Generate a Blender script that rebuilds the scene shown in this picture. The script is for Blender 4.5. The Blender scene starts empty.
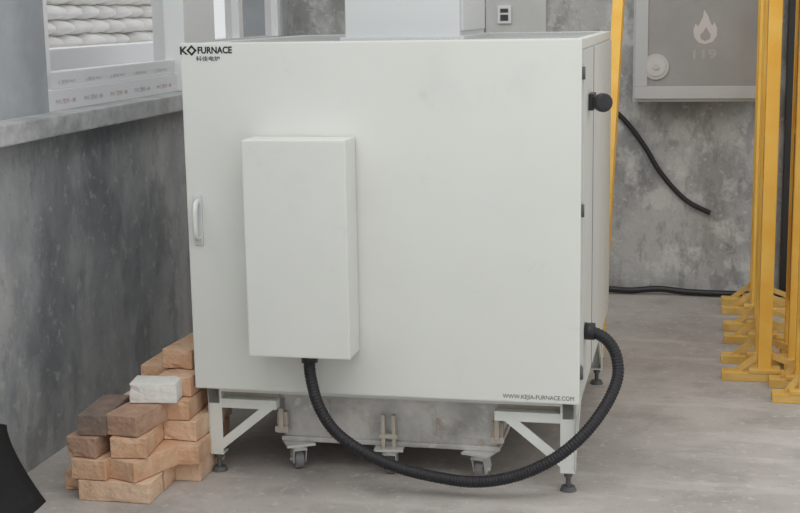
import bpy, bmesh, math, random, time
import numpy as np
from mathutils import Vector, Matrix
random.seed(4)
S=bpy.context.scene; COL=bpy.context.collection
S.view_settings.view_transform='Standard'
S.view_settings.look='None'
T0=time.time()

# ---------------------------------------------------------------- materials
def mat(name,c,rough=.5,metal=0,var=0,scale=5,c2=None,bump=0,bscale=40,detail=6,lo=.35,hi=.65,stretch=(1,1,1)):
    m=bpy.data.materials.new(name); m.use_nodes=True; nt=m.node_tree; N=nt.nodes; L=nt.links
    b=N['Principled BSDF']; b.inputs['Roughness'].default_value=rough; b.inputs['Metallic'].default_value=metal
    b.inputs['Base Color'].default_value=(*c,1)
    tc=N.new('ShaderNodeTexCoord'); mp=N.new('ShaderNodeMapping'); L.new(tc.outputs['Object'],mp.inputs[0]); mp.inputs['Scale'].default_value=stretch
    if c2 is not None:
        n=N.new('ShaderNodeTexNoise'); n.inputs['Scale'].default_value=scale; n.inputs['Detail'].default_value=detail; n.inputs['Roughness'].default_value=.6
        L.new(mp.outputs[0],n.inputs['Vector'])
        r=N.new('ShaderNodeValToRGB'); r.color_ramp.elements[0].position=lo; r.color_ramp.elements[1].position=hi
        r.color_ramp.elements[0].color=(*c,1); r.color_ramp.elements[1].color=(*c2,1)
        L.new(n.outputs['Fac'],r.inputs[0]); L.new(r.outputs[0],b.inputs['Base Color'])
    if bump:
        n=N.new('ShaderNodeTexNoise'); n.inputs['Scale'].default_value=bscale; n.inputs['Detail'].default_value=8
        L.new(mp.outputs[0],n.inputs['Vector'])
        bp=N.new('ShaderNodeBump'); bp.inputs['Strength'].default_value=bump; bp.inputs['Distance'].default_value=.01
        L.new(n.outputs['Fac'],bp.inputs['Height']); L.new(bp.outputs[0],b.inputs['Normal'])
    return m
def mixnoise(m,scale,lo,hi,col,fac=1.0,stretch=(1,1,1)):
    nt=m.node_tree;N=nt.nodes;L=nt.links;b=N['Principled BSDF']
    tc=N.new('ShaderNodeTexCoord'); mp=N.new('ShaderNodeMapping'); mp.inputs['Scale'].default_value=stretch; mp.inputs['Location'].default_value=(scale*1.7,scale,3); L.new(tc.outputs['Object'],mp.inputs[0])
    n=N.new('ShaderNodeTexNoise'); n.inputs['Scale'].default_value=scale; n.inputs['Detail'].default_value=9; n.inputs['Roughness'].default_value=.65; L.new(mp.outputs[0],n.inputs['Vector'])
    r=N.new('ShaderNodeMapRange'); r.inputs['From Min'].default_value=lo; r.inputs['From Max'].default_value=hi; r.inputs['To Max'].default_value=fac
    L.new(n.outputs['Fac'],r.inputs['Value'])
    mx=N.new('ShaderNodeMix'); mx.data_type='RGBA'; L.new(r.outputs[0],mx.inputs['Factor'])
    src=b.inputs['Base Color'].links
    if src: L.new(src[0].from_socket,mx.inputs['A'])
    else: mx.inputs['A'].default_value=b.inputs['Base Color'].default_value
    mx.inputs['B'].default_value=(*col,1); L.new(mx.outputs['Result'],b.inputs['Base Color'])

M={}
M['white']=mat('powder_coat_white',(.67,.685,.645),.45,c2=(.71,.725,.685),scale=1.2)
mixnoise(M['white'],3,.57,.70,(.58,.59,.56),.30); mixnoise(M['white'],9,.62,.72,(.50,.50,.47),.25)
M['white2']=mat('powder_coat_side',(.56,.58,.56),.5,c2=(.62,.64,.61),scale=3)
M['legw']=mat('leg_paint',(.66,.68,.64),.5,c2=(.73,.75,.71),scale=8)
M['gap']=mat('dark_gap',(.06,.06,.06),.8)
M['black']=mat('black_rubber',(.012,.012,.015),.55,bump=.2,bscale=60)
M['plastic']=mat('black_plastic',(.02,.02,.022),.35)
M['steel']=mat('galvanised_steel',(.40,.40,.39),.5,.4,c2=(.66,.65,.62),scale=7,bump=.2,bscale=30)
mixnoise(M['steel'],14,.55,.7,(.30,.22,.15),.6); mixnoise(M['steel'],9,.57,.66,(.80,.79,.76),.6)
M['chrome']=mat('zinc_caster',(.70,.70,.68),.35,.5)
M['wheel']=mat('caster_wheel',(.22,.22,.22),.5)
M['footm']=mat('foot_rubber',(.10,.10,.10),.5)
M['tower']=mat('control_tower_paint',(.60,.62,.62),.45)
M['towers']=mat('control_tower_side',(.64,.66,.65),.45)
M['ink']=mat('printed_ink',(.01,.01,.01),.5)
M['inkg']=mat('printed_ink_grey',(.10,.10,.10),.5)
M['inkf']=mat('film_print',(.40,.39,.42),.5)
M['inkr']=mat('film_print_red',(.55,.33,.33),.5)
M['red']=mat('red_knob',(.45,.05,.05),.5)
M['yellow']=mat('yellow_paint',(.76,.41,.05),.5,c2=(.82,.51,.10),scale=6)
M['yellowd']=mat('yellow_worn',(.58,.36,.09),.6,c2=(.74,.50,.16),scale=12)
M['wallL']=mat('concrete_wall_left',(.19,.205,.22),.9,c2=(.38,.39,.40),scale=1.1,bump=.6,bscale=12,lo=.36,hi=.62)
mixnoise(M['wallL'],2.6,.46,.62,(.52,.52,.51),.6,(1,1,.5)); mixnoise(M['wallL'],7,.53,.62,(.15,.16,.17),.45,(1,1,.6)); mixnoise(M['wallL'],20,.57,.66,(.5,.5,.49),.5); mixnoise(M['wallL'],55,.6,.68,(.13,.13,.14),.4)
M['wallB']=mat('concrete_wall_back',(.29,.29,.285),.9,c2=(.49,.49,.475),scale=1.6,bump=.9,bscale=11,lo=.36,hi=.62)
mixnoise(M['wallB'],4,.50,.60,(.22,.22,.22),.6,(1,1,.6)); mixnoise(M['wallB'],5,.51,.60,(.62,.62,.60),.75); mixnoise(M['wallB'],9,.52,.60,(.21,.21,.21),.5,(1.4,1,.6)); mixnoise(M['wallB'],30,.58,.66,(.62,.62,.60),.6); mixnoise(M['wallB'],60,.6,.67,(.15,.15,.15),.45)
M['floor']=mat('concrete_floor',(.36,.33,.305),.75,c2=(.48,.445,.41),scale=1.5,bump=.3,bscale=25,lo=.36,hi=.63)
mixnoise(M['floor'],5,.50,.64,(.29,.265,.245),.55); mixnoise(M['floor'],28,.57,.66,(.60,.57,.53),.6); mixnoise(M['floor'],3,.53,.64,(.56,.53,.50),.6,(.4,1.4,1)); mixnoise(M['floor'],50,.6,.68,(.22,.20,.18),.5)
M['sill']=mat('sill_mortar',(.30,.31,.31),.9,c2=(.50,.505,.50),scale=6,bump=.8,bscale=22)
M['frame']=mat('window_frame_upvc',(.74,.75,.75),.4)
M['film']=mat('frame_film',(.66,.67,.68),.3)
M['pier']=mat('plaster_pier',(.30,.32,.34),.9,c2=(.42,.44,.45),scale=3)
M['hyd']=mat('hydrant_box_paint',(.50,.51,.50),.4)
M['hydp']=mat('hydrant_box_panel',(.29,.285,.275),.3,c2=(.35,.34,.325),scale=3)
M['hydt']=mat('hydrant_print',(.58,.55,.52),.5)
M['hydt2']=mat('hydrant_print_faded',(.42,.40,.37),.5)
M['board']=mat('pale_board',(.52,.53,.52),.7,c2=(.60,.61,.60),scale=3)
M['sack']=mat('woven_sack',(.86,.84,.81),.9,c2=(.96,.955,.94),scale=4,bump=.3,bscale=30)
M['ground']=mat('yard_ground',(.7,.69,.67),.9,c2=(.8,.79,.77),scale=2)
M['yw']=mat('yard_wall_white',(.9,.9,.9),.9)
M['clip']=mat('tan_plate',(.42,.37,.31),.6,c2=(.52,.48,.42),scale=9)
BR=[mat('brick_orange',(.58,.34,.20),.9,c2=(.70,.46,.30),scale=8,bump=.6,bscale=60),
    mat('brick_pale',(.66,.44,.29),.9,c2=(.76,.56,.40),scale=8,bump=.6,bscale=60),
    mat('brick_brown',(.38,.235,.165),.9,c2=(.52,.34,.24),scale=10,bump=.6,bscale=60),
    mat('brick_sooty',(.16,.125,.11),.9,c2=(.32,.22,.17),scale=10,bump=.6,bscale=60),
    mat('brick_white',(.70,.69,.65),.9,c2=(.80,.79,.75),scale=8,bump=.4,bscale=60)]
mixnoise(BR[0],5,.50,.66,(.76,.60,.45),.6); mixnoise(BR[1],6,.52,.68,(.82,.70,.56),.6)
for k in range(3): mixnoise(BR[k],11,.54,.64,(.30,.18,.12),.45)
g=bpy.data.materials.new('window_glass'); g.use_nodes=True; N=g.node_tree.nodes; b=N['Principled BSDF']
b.inputs['Transmission Weight'].default_value=1; b.inputs['Roughness'].default_value=0; b.inputs['IOR'].default_value=1.01; M['glass']=g
m=mat('perforated_top',(.62,.63,.6),.5); N=m.node_tree.nodes;L=m.node_tree.links;b=N['Principled BSDF']
tc=N.new('ShaderNodeTexCoord');vs=N.new('ShaderNodeVectorMath');vs.operation='MULTIPLY';vs.inputs[1].default_value=(60,40,0)
L.new(tc.outputs['Object'],vs.inputs[0]);fr=N.new('ShaderNodeVectorMath');fr.operation='FRACTION';L.new(vs.outputs[0],fr.inputs[0])
ds=N.new('ShaderNodeVectorMath');ds.operation='DISTANCE';ds.inputs[1].default_value=(.5,.5,0);L.new(fr.outputs[0],ds.inputs[0])
lt=N.new('ShaderNodeMath');lt.operation='LESS_THAN';lt.inputs[1].default_value=.33;L.new(ds.outputs['Value'],lt.inputs[0])
mx=N.new('ShaderNodeMix');mx.data_type='RGBA';mx.inputs['A'].default_value=(.55,.56,.54,1);mx.inputs['B'].default_value=(.05,.05,.05,1)
L.new(lt.outputs[0],mx.inputs['Factor']);L.new(mx.outputs['Result'],b.inputs['Base Color']);M['perf']=m

# ---------------------------------------------------------------- helpers
def link(o,parent=None):
    COL.objects.link(o)
    if parent: o.parent=parent
    return o
def empty(name,loc=(0,0,0)):
    e=bpy.data.objects.new(name,None); e.empty_display_size=.1; COL.objects.link(e); return e
def finish(bm,name,mats,parent=None,smooth=False):
    bmesh.ops.recalc_face_normals(bm,faces=bm.faces)
    me=bpy.data.meshes.new(name); bm.to_mesh(me); bm.free()
    for k in (mats if isinstance(mats,(list,tuple)) else [mats]): me.materials.append(M[k] if isinstance(k,str) else k)
    if smooth:
        for p in me.polygons: p.use_smooth=True
    o=bpy.data.objects.new(name,me); return link(o,parent)
def addbox(bm,x0,x1,y0,y1,z0,z1,mi=0,bev=0,mtx=None):
    r=bmesh.ops.create_cube(bm,size=1)
    vs=r['verts']
    bmesh.ops.scale(bm,vec=(x1-x0,y1-y0,z1-z0),verts=vs); bmesh.ops.translate(bm,vec=((x0+x1)/2,(y0+y1)/2,(z0+z1)/2),verts=vs)
    fs=set(f for v in vs for f in v.link_faces)
    for f in fs: f.material_index=mi
    if bev:
        es=list(set(e for v in vs for e in v.link_edges))
        rr=bmesh.ops.bevel(bm,geom=es,offset=bev,segments=2,affect='EDGES',profile=.7)
        vs=list(set(v for f in rr['faces'] for v in f.verts)|set(v for v in vs if v.is_valid))
    if mtx is not None:
        vs=list(set(v for v in vs if v.is_valid)); bmesh.ops.transform(bm,matrix=mtx,verts=vs)
    return vs
def box(name,x0,x1,y0,y1,z0,z1,m,parent=None,bev=.003):
    bm=bmesh.new(); addbox(bm,x0,x1,y0,y1,z0,z1,0,bev); return finish(bm,name,m,parent)
def addcyl(bm,a,b,r,seg=20,mi=0,r2=None):
    a=Vector(a);b=Vector(b);d=b-a
    rr=bmesh.ops.create_cone(bm,cap_ends=True,segments=seg,radius1=r,radius2=r if r2 is None else r2,depth=d.length)
    mt=Matrix.Translation((a+b)/2)@d.to_track_quat('Z','Y').to_matrix().to_4x4()
    bmesh.ops.transform(bm,matrix=mt,verts=rr['verts'])
    for f in set(f for v in rr['verts'] for f in v.link_faces): f.material_index=mi
def cyl(name,a,b,r,m,parent=None,seg=24):
    bm=bmesh.new(); addcyl(bm,a,b,r,seg); o=finish(bm,name,m,parent)
    for p in o.data.polygons: p.use_smooth=len(p.vertices)==4
    return o
def beam(bm,a,b,w,t,mi=0,up=(0,1,0)):
    a=Vector(a);b=Vector(b);d=(b-a);l=d.length;z=d.normalized();u=Vector(up);x=u.cross(z).normalized();y=z.cross(x)
    mt=Matrix((x,y,z)).transposed().to_4x4(); mt.translation=(a+b)/2
    addbox(bm,-w/2,w/2,-t/2,t/2,-l/2,l/2,mi,0,mt)
def tube(name,pts,r,m,parent=None,ribs=False,res=16):
    P=[Vector(p) for p in pts]
    out=[]
    Q=[2*P[0]-P[1]]+P+[2*P[-1]-P[-2]]
    for i in range(1,len(Q)-2):
        for k in range(res):
            t=k/res; p0,p1,p2,p3=Q[i-1:i+3]
            out.append(.5*((2*p1)+(-p0+p2)*t+(2*p0-5*p1+4*p2-p3)*t*t+(-p0+3*p1-3*p2+p3)*t**3))
    out.append(P[-1])
    if ribs:
        ls=[0]
        for i in range(1,len(out)): ls.append(ls[-1]+(out[i]-out[i-1]).length)
        n=int(ls[-1]/.0025); new=[]
        j=0
        for k in range(n+1):
            s=ls[-1]*k/n
            while j<len(ls)-2 and ls[j+1]<s: j+=1
            t=(s-ls[j])/max(1e-9,ls[j+1]-ls[j]); new.append(out[j].lerp(out[j+1],t))
        out=new
    bm=bmesh.new(); rings=[]; nrm=None; seg=14
    for i,p in enumerate(out):
        t=(out[min(i+1,len(out)-1)]-out[max(i-1,0)]).normalized()
        if nrm is None: nrm=t.orthogonal().normalized()
        nrm=(nrm-t*nrm.dot(t)).normalized(); bn=t.cross(nrm)
        rr=r*(1+(.06*math.sin(i*math.pi/2) if ribs else 0))
        rings.append([bm.verts.new(p+rr*(math.cos(a)*nrm+math.sin(a)*bn)) for a in [2*math.pi*k/seg for k in range(seg)]])
    for A,B in zip(rings,rings[1:]):
        for k in range(seg): bm.faces.new((A[k],A[(k+1)%seg],B[(k+1)%seg],B[k]))
    bm.faces.new(rings[0][::-1]); bm.faces.new(rings[-1])
    return finish(bm,name,m,parent,True)
def text(name,body,loc,width,height,m,parent,rot=(math.pi/2,0,0),bold=0.0):
    c=bpy.data.curves.new(name,'FONT'); c.body=body; c.size=1; c.offset=bold; c.resolution_u=3
    o=bpy.data.objects.new(name,c); COL.objects.link(o); bpy.context.view_layer.update()
    d=bpy.context.evaluated_depsgraph_get(); me=bpy.data.meshes.new_from_object(o.evaluated_get(d))
    bpy.data.objects.remove(o)
    xs=[v.co.x for v in me.vertices]; ys=[v.co.y for v in me.vertices]
    x0,x1,y0,y1=min(xs),max(xs),min(ys),max(ys)
    for v in me.vertices:
        v.co.x=(v.co.x-x0)/(x1-x0)*width; v.co.y=(v.co.y-y0)/(y1-y0)*height; v.co.z=0
    me.materials.clear(); me.materials.append(M[m]); o=bpy.data.objects.new(name,me); o.location=loc; o.rotation_euler=rot
    return link(o,parent)

XW=-.559; YB=3.03
# ---------------------------------------------------------------- room shell
box('floor',XW-.24,4.5,-4.5,YB+.2,-.1,0,'floor',bev=0)
box('wall_back',XW-.24,4.5,YB,YB+.2,0,2.7,'wallB',bev=0)
bm=bmesh.new()
addbox(bm,XW-.24,XW,-4.5,YB,0,1.08)
addbox(bm,XW-.24,XW,-4.5,-2.2,1.08,2.7)
addbox(bm,XW-.24,XW,-2.2,YB,2.35,2.7)
finish(bm,'wall_left','wallL')
bm=bmesh.new(); addbox(bm,XW-.24,XW-.02,-.35,.28,1.13,2.35); addbox(bm,XW-.24,XW-.02,2.93,YB,1.13,2.35)
finish(bm,'trim_1','pier')
bm=bmesh.new(); addbox(bm,XW-.24,XW+.075,-2.2,YB,1.065,1.13,0,.006); finish(bm,'trim_2','sill')
def window(name,y0,y1,z0,z1,mull,bottom=.1):
    e=empty(name); bm=bmesh.new(); x0,x1=XW-.10,XW-.03
    addbox(bm,x0,x1,y0,y0+.05,z0,z1,0,.004); addbox(bm,x0,x1,y1-.05,y1,z0,z1,0,.004); addbox(bm,x0,x1,y0,y1,z1-.06,z1,0,.004)
    for y in mull: addbox(bm,x0,x1,y-.03,y+.03,z0,z1,0,.004)
    finish(bm,'frame',"frame",e)
    bm=bmesh.new(); addbox(bm,x0,x1+.01,y0,y1,z0,z0+bottom*.55,0,.004); addbox(bm,x0+.01,x1,y0,y1,z0+bottom*.55,z0+bottom,0,.004); finish(bm,'bottom_rail',"film",e)
    box('pane',XW-.07,XW-.065,y0+.04,y1-.04,z0+bottom-.01,z1-.05,'glass',e,0)
    return e
w1=window('window_1',.28,1.66,1.13,2.35,[],.13)
for i in range(5):
    text('film_print_%d'%i,'PVC 型材 • 88',(XW-.0193,.33+i*.22,1.152),.15,.018,'inkf' if i%2 else 'inkr',w1,rot=(math.pi/2,0,math.pi/2))
    text('film_print_up_%d'%i,'|| 型材 PVC',(XW-.0293,.38+i*.21,1.215),.13,.016,'inkf',w1,rot=(math.pi/2,0,math.pi/2))
window('window_2',1.66,2.93,1.13,2.35,[2.3],.2)
box('trim_3',XW-.12,XW+.02,1.43,1.80,1.13,2.35,'frame',None,.01)
window('window_3',-2.2,-.35,1.13,2.35,[-1.3],.13)

# outside yard
box('yard_ground',-9,XW-.24,-6,12,-.2,-.05,'ground',bev=0)
box('yard_parapet',-1.75,-1.6,-3,9,-.05,1.285,'yw',bev=.01)
nu,nv=12,7; V=[];Fc=[]
for row in range(17):
    for k in range(30):
        off=(-3.6+random.uniform(-.04,.04),-1.0+k*.33+(row%2)*.16,.06+row*.118); b0=len(V); tl=random.uniform(-.05,.05)
        for i in range(nv+1):
            ph=math.pi*i/nv
            for j in range(nu):
                th=2*math.pi*j/nu; x,y,z=.33*math.sin(ph)*math.cos(th),.20*math.copysign(abs(math.sin(ph)*math.sin(th))**.6,math.sin(th)),.074*math.cos(ph)
                V.append((off[0]+x,off[1]+y,off[2]+z+tl*y))
        for i in range(nv):
            for j in range(nu): Fc.append((b0+i*nu+j,b0+i*nu+(j+1)%nu,b0+(i+1)*nu+(j+1)%nu,b0+(i+1)*nu+j))
me=bpy.data.meshes.new('sack_stack'); me.from_pydata(V,[],Fc); me.materials.append(M['sack'])
for p in me.polygons: p.use_smooth=True
link(bpy.data.objects.new('sack_stack',me))

# ---------------------------------------------------------------- furnace
F=empty('industrial_furnace'); W=1.2; D=1.32; Z0=.288; Z1=1.358
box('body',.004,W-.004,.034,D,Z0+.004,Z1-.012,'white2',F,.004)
bm=bmesh.new(); addbox(bm,.02,W-.006,.026,.036,Z0+.01,Z1-.01); finish(bm,'door_gasket','gap',F)
box('door',0,W,0,.028,Z0,Z1,'white',F,.005)
box('top_panel',.03,W-.03,.06,D-.03,Z1-.014,Z1-.006,'perf',F,0)
bm=bmesh.new()
addbox(bm,0,W,.032,.06,Z1-.03,Z1-.001,0,.002); addbox(bm,0,.03,.06,D,Z1-.03,Z1-.003,0,.002); addbox(bm,W-.03,W,.06,D,Z1-.03,Z1-.003,0,.002); addbox(bm,0,W,D-.03,D,Z1-.03,Z1-.003,0,.002)
finish(bm,'top_frame','white',F)
bm=bmesh.new(); addbox(bm,W-.004,W+.004,.05,.40,Z0+.01,Z1-.035,0,.002); addbox(bm,W-.004,W+.004,.412,D-.02,Z0+.01,Z1-.035,0,.002)
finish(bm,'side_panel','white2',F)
box('side_seam',W-.004,W+.0045,.400,.412,Z0+.01,Z1-.035,'gap',F,0)
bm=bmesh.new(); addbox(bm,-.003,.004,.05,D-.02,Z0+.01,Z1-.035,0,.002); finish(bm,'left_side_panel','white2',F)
for i,z in enumerate((.865,.38,1.26)):
    cyl('hinge_%d'%i,(W+.004,.018,z-.018),(W+.004,.018,z+.018),.005,'footm',F,12)
    box('hinge_leaf_%d'%i,W-.001,W+.003,.018,.05,z-.016,z+.016,'gap',F,.001)
bm=bmesh.new(); addbox(bm,.224,.537,-.125,-.004,.432,1.080,0,.005); finish(bm,'wiring_box','white',F)
box('wiring_box_flange',.232,.529,-.006,.002,.44,1.072,'gap',F,0)
tube('door_handle',[(.036,.002,.765),(.036,-.020,.770),(.036,-.030,.79),(.036,-.032,.822),(.036,-.030,.855),(.036,-.020,.875),(.036,.002,.88)],.0085,'white',F)
box('door_handle_plate',.022,.050,-.006,.001,.745,.900,'tower',F,.004)
text('badge_K','K',(.000,-.0008,1.324),.026,.024,'ink',F,bold=.03)
bm=bmesh.new(); s=.0165
c=Vector((.037,-.0008,1.336)); o_=[(0,s),(s,0),(0,-s),(-s,0)]; i_=[(a*.5,b_*.5) for a,b_ in o_]
ov=[bm.verts.new(c+Vector((a,0,b_))) for a,b_ in o_]; iv=[bm.verts.new(c+Vector((a,0,b_))) for a,b_ in i_]
for k in range(4): bm.faces.new((ov[k],ov[(k+1)%4],iv[(k+1)%4],iv[k]))
finish(bm,'badge_diamond','ink',F)
text('badge_text','FURNACE',(.056,-.0008,1.326),.108,.021,'ink',F,bold=.035)
text('badge_subtext','科佳电炉',(.050,-.0008,1.304),.075,.015,'ink',F,bold=.01)
text('badge_web','WWW.KEJIA-FURNACE.COM',(.972,-.0008,.296),.212,.017,'inkg',F)
for i,(y,z) in enumerate(((.30,1.115),(.32,.50))):
    cyl('red_lever_%d'%i,(.0,y,z),(-.045,y,z+.004),.006,'red',F,12); cyl('red_knob_%d'%i,(-.045,y,z+.002),(-.055,y,z+.006),.010,'red',F,12)
box('latch_base',W+.002,W+.02,.20,.30,1.140,1.190,'plastic',F,.004)
cyl('latch_stem',(W+.018,.24,1.165),(W+.04,.20,1.165),.012,'plastic',F)
bm=bmesh.new(); addcyl(bm,(W+.040,.20,1.165),(W+.054,.175,1.165),.028,28); o=finish(bm,'latch_knob','plastic',F,True)
bv=o.modifiers.new('b','BEVEL'); bv.width=.006; bv.segments=3
def leg(name,x,y,sx,sy):
    bm=bmesh.new()
    addbox(bm,min(x,x+sx*.045),max(x,x+sx*.045),min(y,y+sy*.006),max(y,y+sy*.006),.065,Z0,0,.001)
    addbox(bm,min(x,x+sx*.006),max(x,x+sx*.006),min(y,y+sy*.045),max(y,y+sy*.045),.065,Z0,0,.001)
    addbox(bm,min(x,x+sx*.045),max(x,x+sx*.045),min(y,y+sy*.045),max(y,y+sy*.045),.060,.066,0,.001)
    beam(bm,(x+sx*.03,y+sy*.004,.085),(x+sx*.215,y+sy*.004,.235),.028,.006,0,(0,1,0))
    beam(bm,(x+sx*.004,y+sy*.03,.085),(x+sx*.004,y+sy*.215,.235),.028,.006,0,(1,0,0))
    finish(bm,name,'legw',F)
    bm=bmesh.new(); cx,cy=x+sx*.022,y+sy*.022
    addcyl(bm,(cx,cy,.012),(cx,cy,.065),.008,12); addcyl(bm,(cx,cy,.045),(cx,cy,.056),.014,6); addcyl(bm,(cx,cy,0),(cx,cy,.014),.026,24,0,.020)
    finish(bm,name+'_levelling_foot','footm',F)
leg('leg_1',.025,.04,1,1); leg('leg_2',W-.015,.04,-1,1); leg('leg_3',.025,D-.03,1,-1); leg('leg_4',W-.015,D-.03,-1,-1)
bm=bmesh.new()
addbox(bm,.025,.25,.042,.08,.215,.245,0,.002); addbox(bm,.94,W-.015,.042,.08,.215,.245,0,.002)
addbox(bm,.025,W-.015,.042,.08,.268,Z0,0,.002)
addbox(bm,.025,.065,.04,D-.03,.228,Z0,0,.002); addbox(bm,W-.055,W-.015,.04,D-.03,.228,Z0,0,.002); addbox(bm,.045,W-.015,D-.07,D-.03,.228,Z0,0,.002)
finish(bm,'base_frame','legw',F)
bm=bmesh.new(); addbox(bm,.06,.245,.085,.09,.225,.27,0,0); addbox(bm,.945,1.145,.085,.09,.20,.27,0,0); finish(bm,'skirt_plates','clip',F)
box('bottom_plate',.02,W-.02,.1,D-.02,.275,.289,'clip',F,.001)
bm=bmesh.new(); addbox(bm,.42,.79,.36,.86,Z1-.008,1.98,0,.006); finish(bm,'top_tower','tower',F)
bm=bmesh.new(); addbox(bm,.789,.797,.385,.835,Z1+.02,1.95,0,.002); finish(bm,'tower_side_cover','towers',F)
box('tower_flange',.405,.805,.345,.875,Z1-.007,Z1+.004,'tower',F,.001)
hp=[(.395,-.065,.445),(.394,-.066,.405),(.400,-.072,.355),(.425,-.085,.275),(.475,-.09,.20),(.555,-.085,.14),(.66,-.07,.090),(.78,-.06,.062),(.90,-.06,.054),(1.02,-.06,.080),(1.13,-.05,.135),(1.215,-.02,.205),(1.275,.04,.28),(1.305,.09,.35),(1.30,.115,.41),(1.275,.12,.455),(1.24,.12,.478),(W+.002,.12,.485)]
tube('flexible_hose',hp,.0175,'black',F,True)
cyl('hose_gland_box',(.395,-.065,.405),(.395,-.065,.436),.025,'plastic',F); cyl('hose_gland_side',(W,.12,.485),(W+.035,.12,.484),.026,'plastic',F)

# ---------------------------------------------------------------- trolley
T=empty('furnace_trolley')
bm=bmesh.new(); addbox(bm,.252,.938,.115,.90,.108,.245,0,.006); finish(bm,'tray','steel',T)
bm=bmesh.new(); addbox(bm,.243,.947,.105,.91,.240,.264,0,.004); addbox(bm,.243,.947,.108,.908,.094,.110,0,.004)
for x in (.40,.74): addbox(bm,x,x+.006,.108,.115,.11,.24,0,.001)
finish(bm,'tray_rims','steel',T)
bm=bmesh.new()
for x in (.235,.925):
    addbox(bm,x,x+.035,.09,.108,.125,.195,0,.003); addbox(bm,x-.004,x+.039,.08,.098,.13,.15,0,.003); addbox(bm,x+.01,x+.025,.075,.09,.14,.21,0,.003)
finish(bm,'clips','clip',T)
def caster(i,x,y,rot):
    bm=bmesh.new()
    addbox(bm,-.046,.046,-.04,.04,.087,.094,0,.001); addcyl(bm,(0,0,.074),(0,0,.088),.028,20)
    for s in (-1,1): beam(bm,(s*.020,0,.078),(s*.020,.018,.030),.042,.004,0,(1,0,0))
    addbox(bm,-.022,.022,-.024,.024,.069,.075,0,.001)
    addcyl(bm,(-.026,.018,.032),(.026,.018,.032),.006,10)
    addcyl(bm,(-.013,.018,.032),(.013,.018,.032),.032,28,1)
    addcyl(bm,(-.0135,.018,.032),(.0135,.018,.032),.018,20,0)
    bmesh.ops.transform(bm,matrix=Matrix.Translation((x,y,0))@Matrix.Rotation(rot,4,'Z'),verts=bm.verts)
    finish(bm,'caster_%d'%i,['chrome','wheel'],T)
caster(1,.300,.11,.5); caster(2,.885,.11,-.3); caster(3,.598,.11,.1); caster(4,.315,.86,.3); caster(5,.885,.86,0)
bm=bmesh.new(); addbox(bm,.575,.587,.09,.106,.094,.20,0,.002); addbox(bm,.609,.621,.09,.106,.094,.20,0,.002); addbox(bm,.568,.628,.088,.106,.125,.138,0,.002)
finish(bm,'front_bracket','clip',T)

# ---------------------------------------------------------------- bricks
B=empty('firebrick_pile'); RH=.0655
def brick(i,cx,cy,row,deg,mi,l=.23,w=.112):
    bm=bmesh.new(); addbox(bm,-l/2,l/2,-w/2,w/2,0,.064)
    bmesh.ops.subdivide_edges(bm,edges=bm.edges,cuts=3,use_grid_fill=True)
    rnd=random.Random(i*7+1)
    for v in bm.verts:
        e=sum([abs(abs(v.co.x)-l/2)<1e-4,abs(abs(v.co.y)-w/2)<1e-4,v.co.z<1e-4 or v.co.z>.0639])
        if e>=2:
            k=rnd.uniform(.0005,.003)*(3.0 if rnd.random()<.12 else 1)
            c=Vector((0,0,.032)); v.co+= (c-v.co).normalized()*k
    bmesh.ops.bevel(bm,geom=[e for e in bm.edges if e.calc_face_angle(0)>.7],offset=.002,segments=1,affect='EDGES')
    o=finish(bm,'brick_%d'%i,BR[mi],B); o.location=(cx,cy,row*RH); o.rotation_euler=(0,0,math.radians(deg))
n=[0]
def br(*a,**k): n[0]+=1; brick(n[0],*a,**k)
br(-.170,-.215,0,0,1); br(-.17,-.095,0,2,0); br(-.31,-.08,0,90,0)
br(-.245,-.155,1,88,0,w=.115); br(-.110,-.15,1,70,0)
br(-.262,-.145,2,84,2,w=.10); br(-.140,-.13,2,96,0)
br(-.250,-.13,3,94,3,w=.09); br(-.140,-.135,3,82,2,l=.20)
br(-.03,.06,0,90,1); br(-.025,.02,1,93,0); br(-.03,.06,2,86,1); br(-.063,.06,3,91,0); br(-.064,.10,4,89,0)
br(-.17,.09,0,90,1); br(-.165,.08,1,90,0); br(-.17,.10,2,91,0); br(-.180,.10,3,88,1)
br(-.29,.12,0,90,1); br(-.285,.13,1,88,0)
br(-.078,.185,5,86,0,w=.105)
br(-.108,-.052,4,8,4,l=.150,w=.10)
br(-.178,.22,4,90,0,w=.10)
br(-.10,.32,0,92,0);br(-.10,.34,1,90,1);br(-.10,.34,2,90,0);br(-.10,.34,3,89,0);br(-.064,.345,4,90,0)

# ---------------------------------------------------------------- black rubber sheet
bm=bmesh.new(); ny,nz=16,12; grid=[]
for i in range(ny+1):
    s=i/ny; yb=-.20-1.1*s; row=[]
    for j in range(nz+1):
        t=j/nz; h=.20+.30*min(1,s*1.6)
        x=XW+.012+(.17)*(1-t)**1.6; z=h*t+.002; y=yb-.10*(1-t)+.015*math.sin(s*9+t*3)
        row.append(bm.verts.new((x+.008*math.sin(s*14)*(1-t),y,z)))
    grid.append(row)
for i in range(ny):
    for j in range(nz): bm.faces.new((grid[i][j],grid[i+1][j],grid[i+1][j+1],grid[i][j+1]))
o=finish(bm,'rubber_sheet','black',None,True); sd=o.modifiers.new('s','SOLIDIFY'); sd.thickness=.006; sd.offset=1

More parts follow.
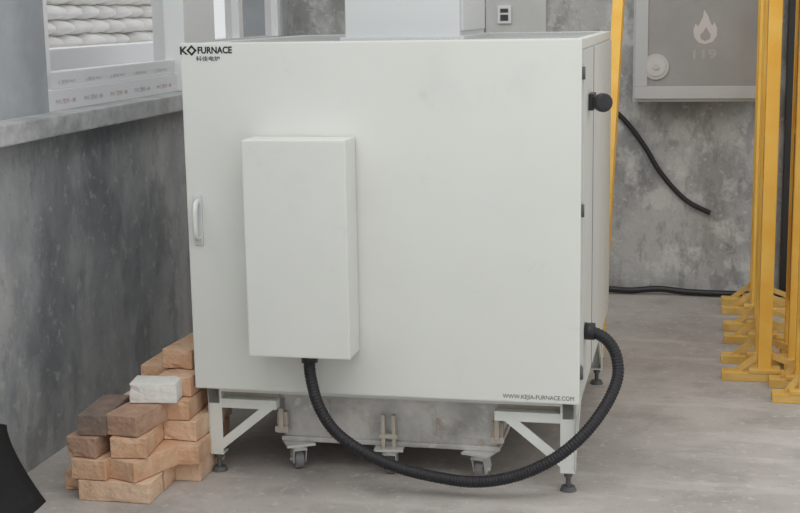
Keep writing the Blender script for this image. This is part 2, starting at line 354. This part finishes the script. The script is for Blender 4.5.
# ---------------------------------------------------------------- hydrant box
H=empty('fire_hydrant_box')
box('case',1.215,1.905,YB-.16,YB-.001,.985,1.85,'hyd',H,.004)
bm=bmesh.new(); y0,y1=YB-.175,YB-.16
addbox(bm,1.225,1.895,y0,y1,1.0,1.060,0,.003); addbox(bm,1.225,1.285,y0,y1,1.060,1.84,0,.003); addbox(bm,1.835,1.895,y0,y1,1.060,1.84,0,.003); addbox(bm,1.285,1.835,y0,y1,1.78,1.84,0,.003)
finish(bm,'door_frame','hyd',H)
box('door_panel',1.285,1.835,YB-.168,YB-.158,1.060,1.78,'hydp',H,0)
bm=bmesh.new(); c=Vector((1.325,YB-.176,1.155))
addcyl(bm,c,c+Vector((0,.008,0)),.062,32,0); addcyl(bm,c-Vector((0,.004,0)),c,.045,32,1); addcyl(bm,c-Vector((0,.01,0)),c,.014,16,0)
finish(bm,'lock',['hyd','hydt'],H)
pts=[(0,-.075),(.035,-.065),(.055,-.035),(.055,0),(.042,.03),(.032,.012),(.022,.03),(.012,.06),(-.008,.09),(-.012,.055),(-.026,.025),(-.036,.01),(-.046,.025),(-.056,-.005),(-.052,-.04),(-.032,-.066)]
bm=bmesh.new(); vs=[bm.verts.new((1.555+a,YB-.1695,1.335+b_)) for a,b_ in pts]; bm.faces.new(vs)
ip=[(0,-.06),(.022,-.05),(.026,-.03),(.014,-.012),(.004,.008),(-.008,-.014),(-.024,-.03),(-.02,-.05)]
vs=[bm.verts.new((1.555+a,YB-.1700,1.335+b_)) for a,b_ in ip]; ff=bm.faces.new(vs); ff.material_index=1
finish(bm,'flame_symbol',['hydt','hydp'],H)
text('sign_text','119',(1.50,YB-.1695,1.190),.11,.045,'hydt2',H,bold=.02)

PB=empty('wall_switch_board'); box('board',.47,.775,YB-.02,YB-.001,1.0,2.1,'board',PB,.004)
box('socket_plate',.53,.60,YB-.032,YB-.02,1.37,1.46,'frame',PB,.004); box('socket_dark',.545,.585,YB-.0345,YB-.031,1.385,1.415,'gap',PB,.001); box('socket_dark_2',.545,.585,YB-.0345,YB-.031,1.425,1.445,'gap',PB,.001)

tube('wall_cable',[(1.02,YB-.03,.98),(1.12,YB-.03,.93),(1.20,YB-.03,.85),(1.28,YB-.03,.74),(1.34,YB-.03,.64),(1.42,YB-.03,.54),(1.50,YB-.03,.47),(1.60,YB-.03,.42)],.013,'plastic')
tube('floor_cable',[(1.0,YB-.05,.03),(1.2,YB-.06,.02),(1.35,YB-.05,.03),(1.5,YB-.06,.02),(1.75,YB-.08,.02),(2.1,YB-.06,.02),(2.6,YB-.05,.02)],.016,'plastic')
box('black_conduit',1.945,1.985,YB-.06,YB-.001,0,2.6,'plastic',None,.004)

# ---------------------------------------------------------------- folded yellow barriers
def barrier(x,y,n=2,gap=.30,h=1.75,foot=(-.16,.26)):
    e=empty('folding_safety_barrier')
    bm=bmesh.new()
    for i in range(n):
        yy=y+i*gap
        addbox(bm,x-.025,x+.025,yy-.02,yy+.02,.035,h,0,.004)
        addbox(bm,x+foot[0],x+foot[1],yy-.035,yy+.035,.0,.035,1,.004)
        addbox(bm,x-.06,x+.06,yy-.04,yy+.04,.035,.05,1,.003)
        beam(bm,(x+foot[0]+.05,yy,.03),(x-.02,yy,.10),.022,.01,1,(0,1,0)); beam(bm,(x+foot[1]-.05,yy,.03),(x+.02,yy,.10),.022,.01,1,(0,1,0))
    finish(bm,'posts',['yellow','yellowd'],e)
    bm=bmesh.new(); k=9
    for j in range(k):
        yy=y+gap*(j+.5)/k
        for z0 in (.25,.95):
            beam(bm,(x-.012+.024*(j%2),yy-.012,z0),(x-.012+.024*(j%2),yy+.012,z0+.68),.022,.010,0 if j%3 else 1,(1,0,0))
    finish(bm,'folded_lattice',['yellow','plastic'],e)
    return e
barrier(1.80,1.42,2,.26); barrier(1.82,2.02,2,.24); barrier(1.82,2.60,2,.2)
barrier(1.925,1.60,2,.22,foot=(-.04,.20)); barrier(1.935,1.14,2,.20,foot=(-.12,.24))
Y=empty('folding_safety_barrier'); bm=bmesh.new()
for dy in (0,.12):
    beam(bm,(1.145,1.50+dy,.012),(1.185,2.72+dy,2.25),.045,.035,0,(0,1,0))
for j in range(4): beam(bm,(1.14,1.53+j*.022+.1,.25),(1.18,2.60+j*.022,2.05),.02,.01,j%2,(0,1,0))
finish(bm,'posts_and_lattice',['yellow','yellowd'],Y)

# ---------------------------------------------------------------- light
w=bpy.data.worlds.new('World'); S.world=w; w.use_nodes=True
bg=w.node_tree.nodes['Background']; bg.inputs[0].default_value=(.97,.985,1,1); bg.inputs[1].default_value=.95
def area(name,loc,target,size,e,col=(1,1,1)):
    l=bpy.data.lights.new(name,'AREA'); l.shape='RECTANGLE'; l.size=size[0]; l.size_y=size[1]; l.energy=e; l.color=col
    o=bpy.data.objects.new(name,l); o.location=loc; o.rotation_euler=(Vector(target)-Vector(loc)).to_track_quat('-Z','Y').to_euler(); COL.objects.link(o)
area('added_fill_light',(1.2,-2.2,4.2),(.8,.5,0),(3,2),45,(1,.98,.95))  # area light added overhead, in front of the furnace, for soft shading
s=bpy.data.lights.new('sun','SUN'); s.energy=.6; s.angle=.5; so=bpy.data.objects.new('sun',s); so.rotation_euler=(math.radians(35),math.radians(-40),0); COL.objects.link(so)

# ---------------------------------------------------------------- camera
C=Vector((1.5143,-3.8617,1.442)); p,y,r,fl=.18,.2164,-.0171,1349.
f=Vector((-math.sin(y)*math.cos(p), math.cos(y)*math.cos(p), -math.sin(p)))
R=Vector((math.cos(y),math.sin(y),0)); U=R.cross(f)
R2=R*math.cos(r)+U*math.sin(r); U2=-R*math.sin(r)+U*math.cos(r)
cd=bpy.data.cameras.new('camera'); cd.sensor_width=36; cd.lens=fl/800*36; cd.clip_start=.05
co=bpy.data.objects.new('camera',cd); mt=Matrix((R2,U2,-f)).transposed().to_4x4(); mt.translation=C; co.matrix_world=mt
COL.objects.link(co); S.camera=co
print('script seconds',time.time()-T0)
